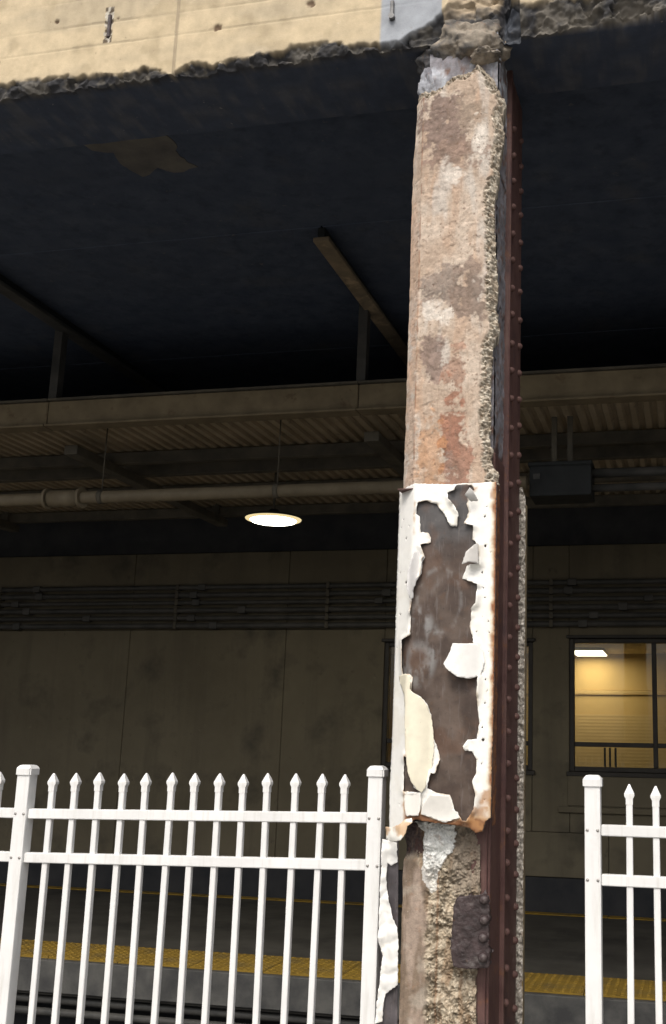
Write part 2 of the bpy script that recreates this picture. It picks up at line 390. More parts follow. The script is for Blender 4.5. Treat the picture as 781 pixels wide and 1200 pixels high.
# pipe hung under the canopy
pp = thing('service_pipe', 'pale tan service pipe running below the canopy edge', 'pipe', (-4, 7.5, 3.6))
tube('pipe', (-15, 7.5, 3.605), (-1.15, 7.5, 3.605), 0.05, m_pipe, pp, 18)
for x in (-4.93, -9.2):
    tube('coupling', (x-0.13, 7.5, 3.605), (x+0.13, 7.5, 3.605), 0.068, m_pipe, pp, 18)
    for s in (-1, 1): tube('flange_ring', (x+s*0.14, 7.5, 3.605), (x+s*0.165, 7.5, 3.605), 0.085, m_pipe, pp, 18)
for x in (-7.4, -4.6, -3.1, -2.0):
    tube('hanger_rod', (x, 7.5, 3.66), (x, 7.5, CZ+0.02), 0.005, m_can_steel, pp, 8)
    tube('clamp', (x-0.02, 7.5, 3.605), (x+0.02, 7.5, 3.605), 0.056, m_can_steel, pp, 16)
# dark enclosure right of the column with its conduits
en = thing('equipment_box', 'dark equipment box hanging under the canopy right of the column', 'box', (-0.9, 7.75, 3.52))
box('body', (-1.15, 7.62, 3.53), (-0.69, 7.92, 3.775), m_dark, en, 0.012, 2)
box('lid', (-1.16, 7.605, 3.755), (-0.68, 7.935, 3.79), m_dark, en, 0.008)
box('name_plate', (-1.12, 7.612, 3.66), (-1.07, 7.619, 3.70), m_conduit, en)
for x in (-0.98, -0.86): box('hanger', (x-0.02, 7.75, 3.791), (x+0.02, 7.79, CZ+0.02), m_can_steel, en)
tube('cable', (-0.69, 7.72, 3.715), (3, 7.72, 3.715), 0.035, m_conduit, en)
tube('cable', (-0.69, 7.72, 3.60), (3, 7.72, 3.60), 0.03, m_conduit, en)
tube('cable', (-0.69, 7.84, 3.64), (3, 7.84, 3.64), 0.02, m_conduit, en)
# lamp
lamp = thing('platform_lamp', 'round lit dish lamp hanging below the canopy', 'lamp', (-3.74, 9.0, 3.72))
sh = lathemesh('shade', [(0.262, 0.0), (0.268, 0.008), (0.25, 0.022), (0.16, 0.04), (0.06, 0.055), (0.04, 0.09), (0.0001, 0.09)], 36)
obj('shade', sh, m_dark, lamp, (0, 0, 0))
df_ = lathemesh('diffuser', [(0.215, -0.012), (0.2, -0.024), (0.12, -0.036), (0.0001, -0.04)], 36)
obj('diffuser', df_, M_emit('lamp_glow', (1, 0.96, 0.8), 9), lamp, (0, 0, 0))
rg_ = lathemesh('fringe_glow_ring', [(0.258, 0.002), (0.254, -0.005), (0.214, -0.013), (0.2, -0.01)], 36)
obj('fringe_glow_ring', rg_, M_emit('lamp_rim_glow', (1, 0.8, 0.42), 0.8), lamp, (0, 0, 0))  # added glowing ring that paints the warm fringe round the lamp
tube('stem', (-3.74, 9.0, 3.81), (-3.74, 9.0, CZ+0.02), 0.012, m_can_steel, lamp, 8)
area('lamp_light', (-3.74, 9.0, 3.675), 0.4, 0.4, 9, (1, 0.88, 0.62), lamp)

# ------------------------------------------------------------------ overpass above
ov = thing('overpass', 'weathered concrete overpass with cream spalled edge and underside toned dark for shade', 'bridge', (0, 4.5, 4.9))
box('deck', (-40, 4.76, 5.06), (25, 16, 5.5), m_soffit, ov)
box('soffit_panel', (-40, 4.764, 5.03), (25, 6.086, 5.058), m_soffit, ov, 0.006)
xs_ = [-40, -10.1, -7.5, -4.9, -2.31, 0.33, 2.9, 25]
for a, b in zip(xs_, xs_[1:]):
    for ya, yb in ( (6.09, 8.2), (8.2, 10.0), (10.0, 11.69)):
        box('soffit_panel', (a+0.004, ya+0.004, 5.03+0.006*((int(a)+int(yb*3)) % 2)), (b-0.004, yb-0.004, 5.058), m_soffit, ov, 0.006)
for x in (-10.1, -7.5, -4.9, -2.31, 0.33, 2.9):
    o = box('cross_girder', (x-0.025, 6.1, 4.965), (x+0.025, 11.68, 5.028), m_dark, ov, 0.004)
    box('girder_flange', (x-0.055, 6.1, 4.93), (x+0.055, 11.68, 4.962), m_girder if x == -2.31 else m_conduit, o, 0.004)  # only the lit-looking flange gets the paler tan
PATCH = [(-3.34, 4.86), (-3.2, 4.85), (-3.05, 4.83), (-2.82, 4.85), (-2.80, 5.0), (-2.84, 5.12), (-2.79, 5.26), (-2.95, 5.29), (-3.02, 5.22), (-3.16, 5.3), (-3.22, 5.16), (-3.2, 5.02), (-3.3, 4.98)]
pv_, pf_ = [], []
for zz in (5.026, 5.0295):
    for a, b in zip(PATCH, PATCH[1:]+PATCH[:1]):
        for k in range(6):
            t = k/6; x, y = a[0]+(b[0]-a[0])*t, a[1]+(b[1]-a[1])*t
            pv_.append((x+0.02*nz(x, y, 1, 14), y+0.02*nz(x, y, 7, 14), zz))
n_ = len(pv_)//2
pf_ = [tuple(range(n_))[::-1]]+[(q, (q+1) % n_, n_+(q+1) % n_, n_+q) for q in range(n_)]
obj('soffit_patch', mesh('soffit_patch', pv_, pf_), M('bare_patch', (0.075, 0.072, 0.07), (0.14, 0.128, 0.11), 6, lo=0.3, hi=0.7, bump=0.4, bscale=25), ov)

SPALL = [(-4.6, .09), (-3.4, .085), (-2.9, .075), (-2.5, .045), (-2.42, .03), (-2.33, .065), (-2.15, .045), (-1.9, .07), (-1.64, .085), (-1.5, .045), (-1.35, .03), (-1.2, .075), (-1.1, .12), (-1.02, .24), (-.95, .36), (-.86, .5), (-.8, .55), (-.74, .2), (-.66, .14), (-.5, .15), (-.2, .12), (1, .1), (2, .1)]
CREAM = (0.55, 0.45, 0.3); CREAM2 = (0.45, 0.375, 0.26); GREYP = (0.33, 0.35, 0.38)
FRUST = [(-3.43, 5.1, .02, .02), (-3.1, 5.3, .012, .012), (-2.2, 5.14, .022, .018), (-1.72, 5.2, .02, .02), (-1.95, 5.34, .02, .015), (-2.75, 5.27, .006, .006)]
def fascia_pt(x, z):
    h = tab(SPALL, x) + 0.03*fb(x, 0, 3, 6, 4)+0.012*nz(x, 1, z, 30)
    d = z-4.91
    n = fb(x, 2.2, z, 7, 5)
    y = 4.25 + 0.002*fb(x, 1, z, 3, 3)
    c = mix(CREAM, CREAM2, sst(-0.2, 0.6, fb(x*0.6, 5, z*2, 2.2, 4)))
    c = mix(c, (0.42, 0.34, 0.22), 0.6*sst(0.15, 0.6, fb(x, 9, z, 5, 4)))
    for (bx, bz) in ((0, 5.13), (0, 5.255), (0, 5.41), (0, 5.6)):
        g = abs(z-bz-0.006*nz(x, 0, 0, 3)); 
        if g < 0.006: y += 0.004*(1-g/0.006)*(0.4+nz(x, 7, bz, 2)); c = mix(c, (0.3, 0.25, 0.17), 0.45*(0.5+nz(x, 7, bz, 2)))
    g = abs(x+2.42)
    if g < 0.007: y += 0.008*(1-g/0.007); c = mix(c, (0.3, 0.25, 0.18), 0.6)
    if -1.37 < x < -1.07 and z > 4.9:                  # grey patched panel beside the column head
        k = sst(-1.37, -1.355, x)
        c = mix(c, tuple(v*(1+0.15*fb(x, 3, z, 6)) for v in GREYP), k)
    for (rx, rz, a, b) in FRUST:
        q = ((x-rx)/a)**2+((z-rz)/b)**2+0.8*nz(x, 3, z, 60)
        if q < 1.6: y += 0.006*(1.6-q); c = mix(c, (0.09, 0.05, 0.03), 0.85*sst(1.6, 0.5, q))
    q = abs(x+2.8)/(0.022+0.012*nz(z, 0, 0, 25)) ; q2 = abs(z-5.24)/0.1     # spall round a rusted anchor
    if q < 1 and q2 < 1:
        y += 0.014*(1-q)*(1-q2*q2); c = mix(c, mix((0.62, 0.58, 0.5), (0.07, 0.05, 0.035), sst(-0.1, 0.35, fb(x, 4, z, 40, 3)+0.25)), 0.9)
    if d < h:
        k = sst(0, 0.025, h-d)
        y += k*(0.012+0.03*sst(0, 0.14, h-d)) + k*0.022*n + k*(0.004*fb(x, 5, z, 50, 4)+0.03*(noise.cell(Vector((x*16+2*nz(x, 3, z, 9), 1, z*22+2*nz(x, 8, z, 9))))*0.5)+0.010*(noise.voronoi(Vector((x*24, 1, z*34)))[0][0]-0.35))
        br = mix((0.04, 0.04, 0.043), (0.105, 0.097, 0.085), sst(-0.2, 0.5, fb(x, 8, z, 9, 4)))
        br = mix(br, (0.2, 0.18, 0.145), 0.4*sst(0.3, 0.7, fb(x, 11, z, 20, 3)))
        if -1.06 < x < -0.78:                          # big diagonal spall over the column, paler
            br = mix(br, (0.46, 0.37, 0.26), 0.85*sst(4.98, 5.1, z - (x+1.0)*0.35 + 0.1*n))
        c = mix(c, br, k)
    if x > -0.72:
        s = sst(0.0, 0.2, 5.12-z+0.08*n); c = mix(c, (0.2, 0.18, 0.15), 0.75*s*sst(-0.35, 0.3, fb(x, 21, z, 8, 4)))
    g = abs(x+0.795-0.15*(z-5.0)+0.012*nz(z, 0, 0, 12))
    if z > 4.9 and g < 0.03: y += 0.05*(1-g/0.03); c = mix(c, (0.04, 0.04, 0.045), sst(0.03, 0.012, g))
    if x > -0.785 and x < -0.70 and z < 5.08: c = mix(c, (0.07, 0.08, 0.1), 0.8); y += 0.04  # recess beside the column head, its shade painted dark as well
    return y, c
nx, nzv = 800, 120
X0, X1, Z0, Z1 = -3.95, 0.85, 4.91, 5.75
vs, cs, fs = [], [], []
for j in range(nzv+1):
    for i in range(nx+1):
        x = X0+(X1-X0)*i/nx; z = Z0+(Z1-Z0)*(j/nzv)**1.25
        y, c = fascia_pt(x, z); vs.append((x, y, z+(0.008*nz(x, 0, 0, 9)+0.008*nz(x, 0, 0, 40)+0.03*sst(-0.72, -0.1, x))*(1-j/nzv)**4)); cs.append(c)
for j in range(nzv):
    for i in range(nx): a = j*(nx+1)+i; fs.append((a, a+1, a+nx+2, a+nx+1))
k = len(vs)                                            # underside of the edge beam
for m_ in range(1, 7):
    for i in range(nx+1):
        x = X0+(X1-X0)*i/nx; y = 4.25+0.5*m_/6
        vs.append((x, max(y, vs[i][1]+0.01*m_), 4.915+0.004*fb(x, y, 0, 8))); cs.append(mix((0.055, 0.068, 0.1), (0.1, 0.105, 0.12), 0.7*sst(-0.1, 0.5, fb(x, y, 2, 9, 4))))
for m_ in range(6):
    for i in range(nx):
        a = (i if m_ == 0 else k+(m_-1)*(nx+1)+i); b = k+m_*(nx+1)+i; fs.append((b, b+1, a+1, a))
obj('fascia', mesh('fascia', vs, fs, True, cs), m_fascia, ov)
box('edge_beam_core', (-40, 4.42, 4.925), (25, 4.757, 6.2), m_soffit, ov)
for a, b in ((-40, -3.95), (0.85, 25)): 
    o = box('fascia_length', (a, 4.26, 4.92), (b, 4.415, 5.75), M('fascia_plain', CREAM2, CREAM, 2, bump=0.3), ov, 0.01)
# rusty strap bolted to the fascia
st = box('metal_strap', (-1.315, 4.236, 5.055), (-1.297, 4.249, 5.15), m_galv, ov, 0.003)
tube('bolt', (-1.306, 4.228, 5.062), (-1.306, 4.25, 5.062), 0.015, m_galv, st, 8)
an = box('rusted_anchor', (-2.808, 4.246, 5.17), (-2.79, 4.262, 5.30), m_gusset, ov, 0.004)

# ------------------------------------------------------------------ the column
clm = thing('column', 'decayed riveted steel column with spalled concrete and peeling white metal casing', 'column', (-0.98, 4.55, 0))
HOLE_A = [(-0.9732,2.7302),(-0.9418,2.7376),(-0.9317,2.7584),(-0.8725,2.7599),(-0.8582,2.7384),(-0.8801,2.7195),(-0.8906,2.6801),(-0.881,2.6485),(-0.8974,2.5935),(-0.8593,2.5856),(-0.8653,2.5307),(-0.8375,2.5095),(-0.8315,2.4276),(-0.884,2.4217),(-0.9036,2.3677),(-0.8384,2.3432),(-0.844,2.266),(-0.864,2.2435),(-0.8634,2.2068),(-0.8696,2.1736),(-0.8482,2.104),(-0.9258,2.0995),(-0.9354,2.0678),(-0.9615,2.0183),(-0.9406,1.9921),(-0.9064,1.9694),(-0.8593,1.9631),(-0.8294,1.9731),(-0.8349,1.8985),(-0.8307,1.8405),(-0.8233,1.7894),(-0.8265,1.7804),(-0.8323,1.7293),(-0.8687,1.7255),(-0.8848,1.6998),(-0.8779,1.6821),(-0.8514,1.6814),(-0.8331,1.6501),(-0.8323,1.5998),(-0.8462,1.565),(-0.8324,1.5185),(-0.838,1.4624),(-0.8667,1.4169),(-0.883,1.4176),(-0.9166,1.46),(-0.9374,1.5124),(-0.9906,1.5191),(-1.0276,1.535),(-1.0124,1.5955),(-0.9957,1.5927),(-0.9789,1.647),(-0.9949,1.7041),(-1.0123,1.7294),(-1.0172,1.7937),(-1.019,1.8124),(-1.0323,1.8576),(-1.0603,1.8899),(-1.1018,1.9092),(-1.1001,1.9683),(-1.1142,1.9815),(-1.1452,1.9813),(-1.1508,2.0078),(-1.1577,2.1212),(-1.122,2.1345),(-1.1138,2.1378),(-1.1164,2.2287),(-1.114,2.2896),(-1.1126,2.2923),(-1.1005,2.3569),(-1.0768,2.3839),(-1.0738,2.4044),(-1.0716,2.4525),(-1.06,2.4612),(-1.0764,2.5009),(-1.0802,2.5113),(-1.0384,2.5208),(-1.0389,2.5416),(-1.0534,2.5627),(-1.0837,2.5648),(-1.0904,2.6334),(-1.1049,2.6443),(-1.099,2.6899),(-1.0639,2.6972),(-1.0142,2.6803),(-1.0068,2.6661),(-0.9817,2.6374),(-0.9562,2.5881),(-0.9284,2.5839),(-0.9225,2.6392),(-0.9477,2.6818),(-0.9691,2.7034)]
HOLE_B = [(-1.1238,1.6567),(-1.1114,1.6506),(-1.1012,1.5997),(-1.0846,1.5367),(-1.0506,1.5199),(-1.1245,1.5217),(-1.1294,1.5927)]
CASING = [(-1.2007,2.7659),(-1.1172,2.7741),(-0.9405,2.7644),(-0.7653,2.7693),(-0.7651,2.2927),(-0.7671,1.8831),(-0.7712,1.521),(-0.7718,1.4309),(-0.7918,1.4174),(-0.8048,1.3785),(-0.8283,1.3713),(-0.8523,1.3897),(-0.8966,1.3978),(-0.9651,1.4019),(-1.0342,1.4093),(-1.0759,1.4145),(-1.1033,1.3973),(-1.1374,1.3734),(-1.1982,1.3582),(-1.2022,1.509),(-1.1986,1.7429),(-1.1996,2.1561)]
FLAKE_SHADED = [(-1.1005,2.4841),(-1.0759,2.4836),(-1.0599,2.4591),(-1.0713,2.4387),(-1.0735,2.3907),(-1.0935,2.3568),(-1.1028,2.316),(-1.102,2.2854),(-1.1138,2.2855),(-1.1247,2.3231),(-1.1249,2.3778),(-1.1152,2.4326)]
FLAKE_C1 = [(-0.8686,2.7373),(-0.8524,2.7207),(-0.8367,2.6854),(-0.8643,2.6814),(-0.8903,2.7059)]
FLAKE_C2 = [(-0.8341,2.5129),(-0.8307,2.4242),(-0.8636,2.4282),(-0.8943,2.4185),(-0.878,2.4693)]
FLAKE_CREAM = [(-1.1691,1.9759),(-1.1245,1.9814),(-1.1001,1.9683),(-1.1036,1.9223),(-1.0881,1.906),(-1.0569,1.8867),(-1.0323,1.8544),(-1.0175,1.8059),(-1.013,1.7873),(-1.003,1.7039),(-1.0097,1.6209),(-1.0252,1.5698),(-1.0343,1.5349),(-1.0473,1.5188),(-1.0677,1.5308),(-1.0851,1.5557),(-1.1032,1.5997),(-1.1158,1.6825),(-1.1211,1.7727),(-1.1228,1.8305),(-1.1288,1.8958),(-1.1634,1.9482)]
FLAKE_D = [(-1.1211,1.5199),(-1.0519,1.5174),(-1.0496,1.481),(-1.0583,1.4306),(-1.1083,1.4258),(-1.1171,1.4538)]
FLAKE_E = [(-1.0104,1.5135),(-0.9374,1.5093),(-0.9165,1.4538),(-0.893,1.4266),(-0.955,1.4078),(-1.0498,1.4358),(-1.0415,1.4749)]
FLAKE_DISC = [(-0.8347,2.1007),(-0.9258,2.0995),(-0.9354,2.0678),(-0.9615,2.0183),(-0.9406,1.9921),(-0.9064,1.9694),(-0.8593,1.9631),(-0.8194,1.9764),(-0.8035,2.0286),(-0.8143,2.081)]
LIP = [(-1.201,1.382),(-1.1673,1.3819),(-1.1275,1.397),(-1.108,1.4152),(-1.0814,1.4223),(-1.0756,1.405),(-1.0952,1.3919),(-1.0985,1.3668),(-1.1177,1.3381),(-1.1655,1.3258),(-1.1981,1.3352)]
STRIP = [(-1.225,1.357),(-1.1638,1.3296),(-1.1322,0.6465),(-1.1307,0.6007),(-1.2296,0.5936),(-1.2285,0.9524)]
LOWFLAKE = [(-1.2293,1.3292),(-1.166,1.318),(-1.1594,1.2444),(-1.1888,1.2273),(-1.208,1.2368),(-1.209,1.1909),(-1.2055,1.136),(-1.1881,1.0742),(-1.1738,1.0283),(-1.1517,0.9985),(-1.1447,0.9372),(-1.1435,0.7887),(-1.1982,0.7474),(-1.2054,0.7129),(-1.2073,0.6452),(-1.2338,0.6396),(-1.2303,0.7037),(-1.2212,0.8028),(-1.214,0.8872),(-1.2333,0.9554),(-1.2301,1.0565),(-1.2299,1.1742),(-1.2292,1.2773)]
GUSSET = [(-0.9192,1.0992),(-0.9074,1.1264),(-0.8749,1.1333),(-0.802,1.1466),(-0.782,1.1405),(-0.780,0.8804),(-0.8621,0.87),(-0.9146,0.8742),(-0.9261,0.9219),(-0.9254,1.0044)]
GUSSET_RIVETS = [(-0.7877,1.1258),(-0.7867,1.0507),(-0.7898,0.9872),(-0.7888,0.9168)]
WHITE_PATCH = [(-1.1025,1.4011),(-1.0672,1.3623),(-1.0685,1.3145),(-1.0639,1.2355),(-1.0538,1.1731),(-1.0317,1.135),(-1.0147,1.128),(-1.0033,1.1753),(-0.996,1.2226),(-0.9758,1.2627),(-0.9468,1.2796),(-0.9353,1.3353),(-0.9281,1.399)]
UP_RIGHT = [(2.7548,-0.7669),(2.8095,-0.7676),(2.8655,-0.7971),(2.9206,-0.7941),(2.9396,-0.8053),(3.0885,-0.8036),(3.2396,-0.8056),(3.3921,-0.7965),(3.448,-0.7676),(3.5465,-0.7873),(3.6437,-0.7772),(3.7834,-0.7901),(3.9041,-0.7954),(4.0261,-0.8007),(4.1676,-0.7833),(4.2704,-0.7768),(4.3516,-0.7586),(4.4577,-0.7674),(4.5363,-0.7528),(4.6089,-0.7884),(4.6775,-0.8205),(4.7502,-0.8804)]
UP_TOP = [(-1.1876,4.5814),(-1.1762,4.606),(-1.1489,4.6373),(-1.1164,4.6246),(-1.0689,4.6446),(-1.0181,4.6902),(-0.939,4.7059),(-0.8804,4.7459),(-0.8204,4.6731),(-0.753,4.5618)]
LOW_RIGHT = [(0.665,-0.8359),(0.7559,-0.8407),(0.8543,-0.8389),(0.9726,-0.8307),(1.1457,-0.8299),(1.2894,-0.8321),(1.4188,-0.8341)]
PANEL = [(-1.549,14.044,2.99),(-1.119,14.046,2.99),(-1.145,14.814,2.99),(-1.558,14.817,2.99)]

def interp_poly_x(P, x): return tab(P, x)
UPZ0 = 2.735
BEND_U = -1.128
def up_col(x, z, e):
    n1, n2, n3 = fb(x, 1, z, 5, 5), fb(x, 7, z, 14, 4), fb(x, 3, z, 45, 4)
    c = mix((0.42, 0.325, 0.25), (0.51, 0.42, 0.34), sst(-0.3, 0.4, n1))
    c = mix(c, (0.43, 0.29, 0.2), 0.5*sst(0.0, 0.55, fb(x*2.5, 3, z*0.5, 6, 4)))          # rust wash, vertical
    c = mix(c, (0.5, 0.47, 0.43), 0.6*sst(0.05, 0.5, fb(x*2, 13, z*0.5, 5, 3)))
    for (cx, cz, rx, rz, colr, st_) in ((-1.03, 4.42, .11, .17, (0.2, 0.145, 0.12), .95), (-0.9, 4.5, .06, .1, (0.27, 0.21, 0.16), .75), (-0.97, 4.28, .12, .07, (0.22, 0.155, 0.12), .75),
            (-1.02, 3.66, .1, .09, (0.23, 0.185, 0.155), .85), (-.89, 3.62, .08, .12, (0.2, 0.15, 0.12), .9), (-1.06, 3.35, .05, .1, (0.2, 0.145, 0.12), .9),
            (-0.97, 3.05, .05, .15, (0.27, 0.13, 0.085), .9), (-0.95, 2.88, .06, .13, (0.25, 0.13, 0.09), .85), (-1.05, 2.9, .05, .18, (0.4, 0.2, 0.09), .55),
            (-1.15, 3.1, .035, .4, (0.4, 0.25, 0.16), .5), (-1.155, 3.7, .03, .3, (0.42, 0.28, 0.2), .4), (-.96, 3.28, .04, .1, (0.28, 0.16, 0.11), .7)):
        q = ((x-cx)/rx)**2+((z-cz)/rz)**2
        if q < 2.6: c = mix(c, tuple(v*(1+0.5*n2) for v in colr), st_*sst(1.05, 0.35, q*0.8-1.2*n2-0.5*n1-0.15-0.7*n3))
    for (cx, cz, rx, rz) in ((-1.05, 3.56, .045, .06), (-1.0, 3.52, .03, .05), (-0.98, 4.19, .05, .05), (-0.87, 4.36, .03, .1)):
        q = ((x-cx)/rx)**2+((z-cz)/rz)**2
        if q < 2.6: c = mix(c, (0.66, 0.6, 0.53), 0.75*sst(1.2, 0.3, q-1.2*n2-0.8*n3))
    sp = nz(x, 4, z, 75)
    if sp > 0.38: c = mix(c, (0.16, 0.1, 0.07), 0.7*sst(0.38, 0.6, sp)*sst(-0.1, 0.3, n1+0.1))
    return c
nx, nz_ = 140, 660
vs, cs, fs = [], [], []
for j in range(nz_+1):
    t = j/nz_
    for i in range(nx+1):
        s = i/nx
        zb = UPZ0+t*(4.74-UPZ0)
        xl = tab([(2.7, -1.183), (3.4, -1.18), (4.0, -1.182), (4.43, -1.181), (4.47, -1.173), (4.60, -1.168)], zb)+0.004*fb(0, zb, 0, 12, 3)
        xr = tab(UP_RIGHT, zb)+0.010*fb(3, zb, 1, 30, 4)
        x = xl+(xr-xl)*s
        zt = tab(UP_TOP, x)+0.012*fb(x, 0, 0, 28, 3)
        z = UPZ0+t*(zt-UPZ0)
        xr2 = tab(UP_RIGHT, z)+0.010*fb(3, z, 1, 30, 4); x = xl+(xr2-xl)*s
        y = 4.2+max(0, BEND_U-x)*0.9+0.003*fb(x, 0, z, 9, 4)
        c = up_col(x, z, 0)
        g = abs(x-BEND_U+0.002*nz(z, 0, 0, 9))
        if g < 0.005: c = mix(c, (0.24, 0.12, 0.07), 0.7*sst(0.005, 0.001, g)*sst(-0.3, 0.2, fb(0, 1, z, 9, 3)))
        band = 0.045+0.02*fb(0, 5, z, 7, 3)
        e = xr2-x
        kk = sst(band+0.004, band-0.012, e)                                   # broken aggregate edge
        tb = 0.045+0.02*fb(x, 5, 0, 12, 3); kt = sst(tb, tb-0.02, zt-z)
        kk = max(kk, kt*0.9)
        if kk > 0:
            vd = noise.voronoi(Vector((x*105, 2, z*105+0.6*nz(x, 1, z, 40))))[0]
            y += kk*(0.004+0.022*sst(band, 0, e)**2+0.012*kt) + kk*(0.012*fb(x, 2, z, 40, 4)+0.014*(vd[0]-0.35)+0.006*nz(x, 5, z, 110))
            cc = mix((0.36, 0.3, 0.23), (0.64, 0.58, 0.48), sst(0.1, 0.55, 0.35+0.5*nz(x, 6, z, 60)+0.3*nz(x, 2, z, 22)))
            cc = mix(cc, (0.19, 0.155, 0.115), 0.65*sst(0.35, 0.6, vd[0]))
            c = mix(c, cc, kk)
        dk = sst(0.18, 0.5, fb(x, 1, z, 14, 4))*0.6+0.6*sst(0.2, 0.6, fb(x, 17, z, 30, 4))  # scaling of the skin
        y += 0.0035*dk
        vs.append((x, y, z)); cs.append(c)
W_ = nx+1
for j in range(nz_):
    for i in range(nx): a = j*W_+i; fs.append((a, a+1, a+W_+1, a+W_))
ring = [j*W_ for j in range(nz_, -1, -1)] + [i for i in range(1, W_)] + [j*W_+nx for j in range(1, nz_+1)] + [nz_*W_+i for i in range(nx-1, 0, -1)]
k = len(vs)
for a in ring:
    x, y, z = vs[a]; vs.append((x-0.028 if x > -0.95 else max(x, -1.16), 4.36, min(z, 4.70))); cs.append(tuple(v*0.8 for v in cs[a]))
for q in range(len(ring)):
    w_ = (q+1) % len(ring); fs.append((ring[q], k+q, k+w_, ring[w_]))
obj('concrete_casing', mesh('concrete_casing', vs, fs, True, cs), m_conc, clm)

# core behind the casing: grey, with white leaching at the head
def core_face(name, P, nu, nv, colf, mat=m_conc):
    vs, cs, fs = [], [], []
    for j in range(nv+1):
        for i in range(nu+1):
            p = P(i/nu, j/nv); vs.append(p); cs.append(colf(*p))
    for j in range(nv):
        for i in range(nu): a = j*(nu+1)+i; fs.append((a, a+1, a+nu+2, a+nu+1))
    return vs, fs, cs
def core_col(x, y, z):
    n = fb(x, y, z, 9, 4)
    c = mix((0.17, 0.165, 0.18), (0.25, 0.24, 0.26), sst(-0.3, 0.4, n))
    c = mix(c, (0.17, 0.11, 0.09), sst(0.15, 0.45, fb(x, y, z, 20, 4)))
    c = mix(c, (0.5, 0.53, 0.58), 0.8*sst(4.55, 4.75, z+0.15*n)*sst(-0.2, 0.35, fb(x, y+3, z, 12, 4)+0.25*sst(-0.9, -0.8, x)))
    c = mix(c, (0.09, 0.055, 0.05), sst(2.98, 2.94, z+0.05*n))
    g = min(abs(z-4.53-0.1*(y-4.3)), abs(z-4.27), abs(z-3.62-0.02*math.sin(y*60)))
    return mix(c, (0.03, 0.03, 0.035), sst(0.012, 0.004, g))
vs, fs, cs = core_face('c', lambda u, v: (-1.13+0.325*u, 4.30+0.012*fb(u*0.35, 1, v*4.95, 9, 4), 4.95*v), 34, 300, core_col)
v2, f2, c2 = core_face('c', lambda u, v: (-0.80-0.012*abs(fb(1, u*0.6, v*4.95, 14, 4))-0.005*sst(2.98, 2.94, 4.95*v), 4.315+0.63*u, 4.95*v), 60, 400, core_col)
k = len(vs); vs += v2; cs += c2; fs += [tuple(i+k for i in f) for f in f2]
v2, f2, c2 = core_face('c', lambda u, v: (-1.13, 4.95-0.64*u, 4.95*v), 4, 20, core_col)
k = len(vs); vs += v2; cs += c2; fs += [tuple(i+k for i in f) for f in f2]
v2, f2, c2 = core_face('c', lambda u, v: (-0.805-0.325*u, 4.95, 4.95*v), 4, 20, core_col)
k = len(vs); vs += v2; cs += c2; fs += [tuple(i+k for i in f) for f in f2]
obj('core', mesh('core', vs, fs, True, cs), m_conc, clm)

# steel: side plate, angle leg with two rows of rivets, front flange
sp_ = box('side_plate', (-0.808, 4.30, 0.0), (-0.796, 4.54, 2.93), m_steel, clm, 0.003)
fl = box('flange', (-0.810, 4.55, 0.0), (-0.786, 4.90, 4.93), m_steel, clm, 0.004)
box('flange_edge', (-0.82, 4.535, 0.0), (-0.778, 4.562, 4.93), m_steel, fl, 0.004)
box('front_flange', (-0.87, 4.285, 0.0), (-0.806, 4.30, 2.75), m_steel, clm, 0.003)
rm = lathemesh('rivet', [(0.017, -0.002), (0.0168, 0.006), (0.0145, 0.013), (0.009, 0.018), (0.003, 0.02)], 10, 'X')
rotz_faces_fix(rm); rm.materials.append(m_steel)
for row, yy in enumerate((4.615, 4.835)):
    z = 0.12+0.07*row
    while z < 4.72:
        obj('rivet', rm, None, fl, Vector((-0.7865, yy+random.uniform(-.004, .004), z+random.uniform(-.006, .006)))-clm.location-fl.location)
        z += 0.137
# remnant of the casing at the back, broken edge towards the street
def rem_col(x, y, z):
    vd = noise.voronoi(Vector((x*90, y*90, z*90)))[0][0]
    c = mix((0.42, 0.39, 0.34), (0.66, 0.62, 0.55), sst(-0.2, 0.3, nz(x, y, z, 50)))
    return mix(c, (0.2, 0.175, 0.15), 0.7*sst(0.34, 0.52, vd))
def rem_P(u, v):
    z = 2.93*v
    x = -0.80+0.042*u
    top = sst(2.93, 2.86, z)
    y = 4.905+0.012*fb(x, 0, z, 40, 4)+0.012*(noise.voronoi(Vector((x*70, 0, z*70)))[0][0])+0.02*(1-top)
    return (-0.80+(x+0.80)*(0.55+0.45*top)+0.004*fb(0, 3, z, 20, 3)*u, y, z)
vs, fs, cs = core_face('r', rem_P, 14, 620, rem_col)
n0 = 15
k = len(vs)
for j in range(621):
    x, y, z = vs[j*n0+14]; vs.append((x-0.012, 4.952, z)); cs.append(cs[j*n0+14])
    if j: fs.append((((j-1)*n0+14), k+j-1, k+j, j*n0+14))
obj('casing_remnant', mesh('casing_remnant', vs, fs, True, cs), m_conc, clm)
box('side_sheet', (-0.7585, 4.915, 0.0), (-0.756, 4.955, 2.84), m_can_beam, clm)

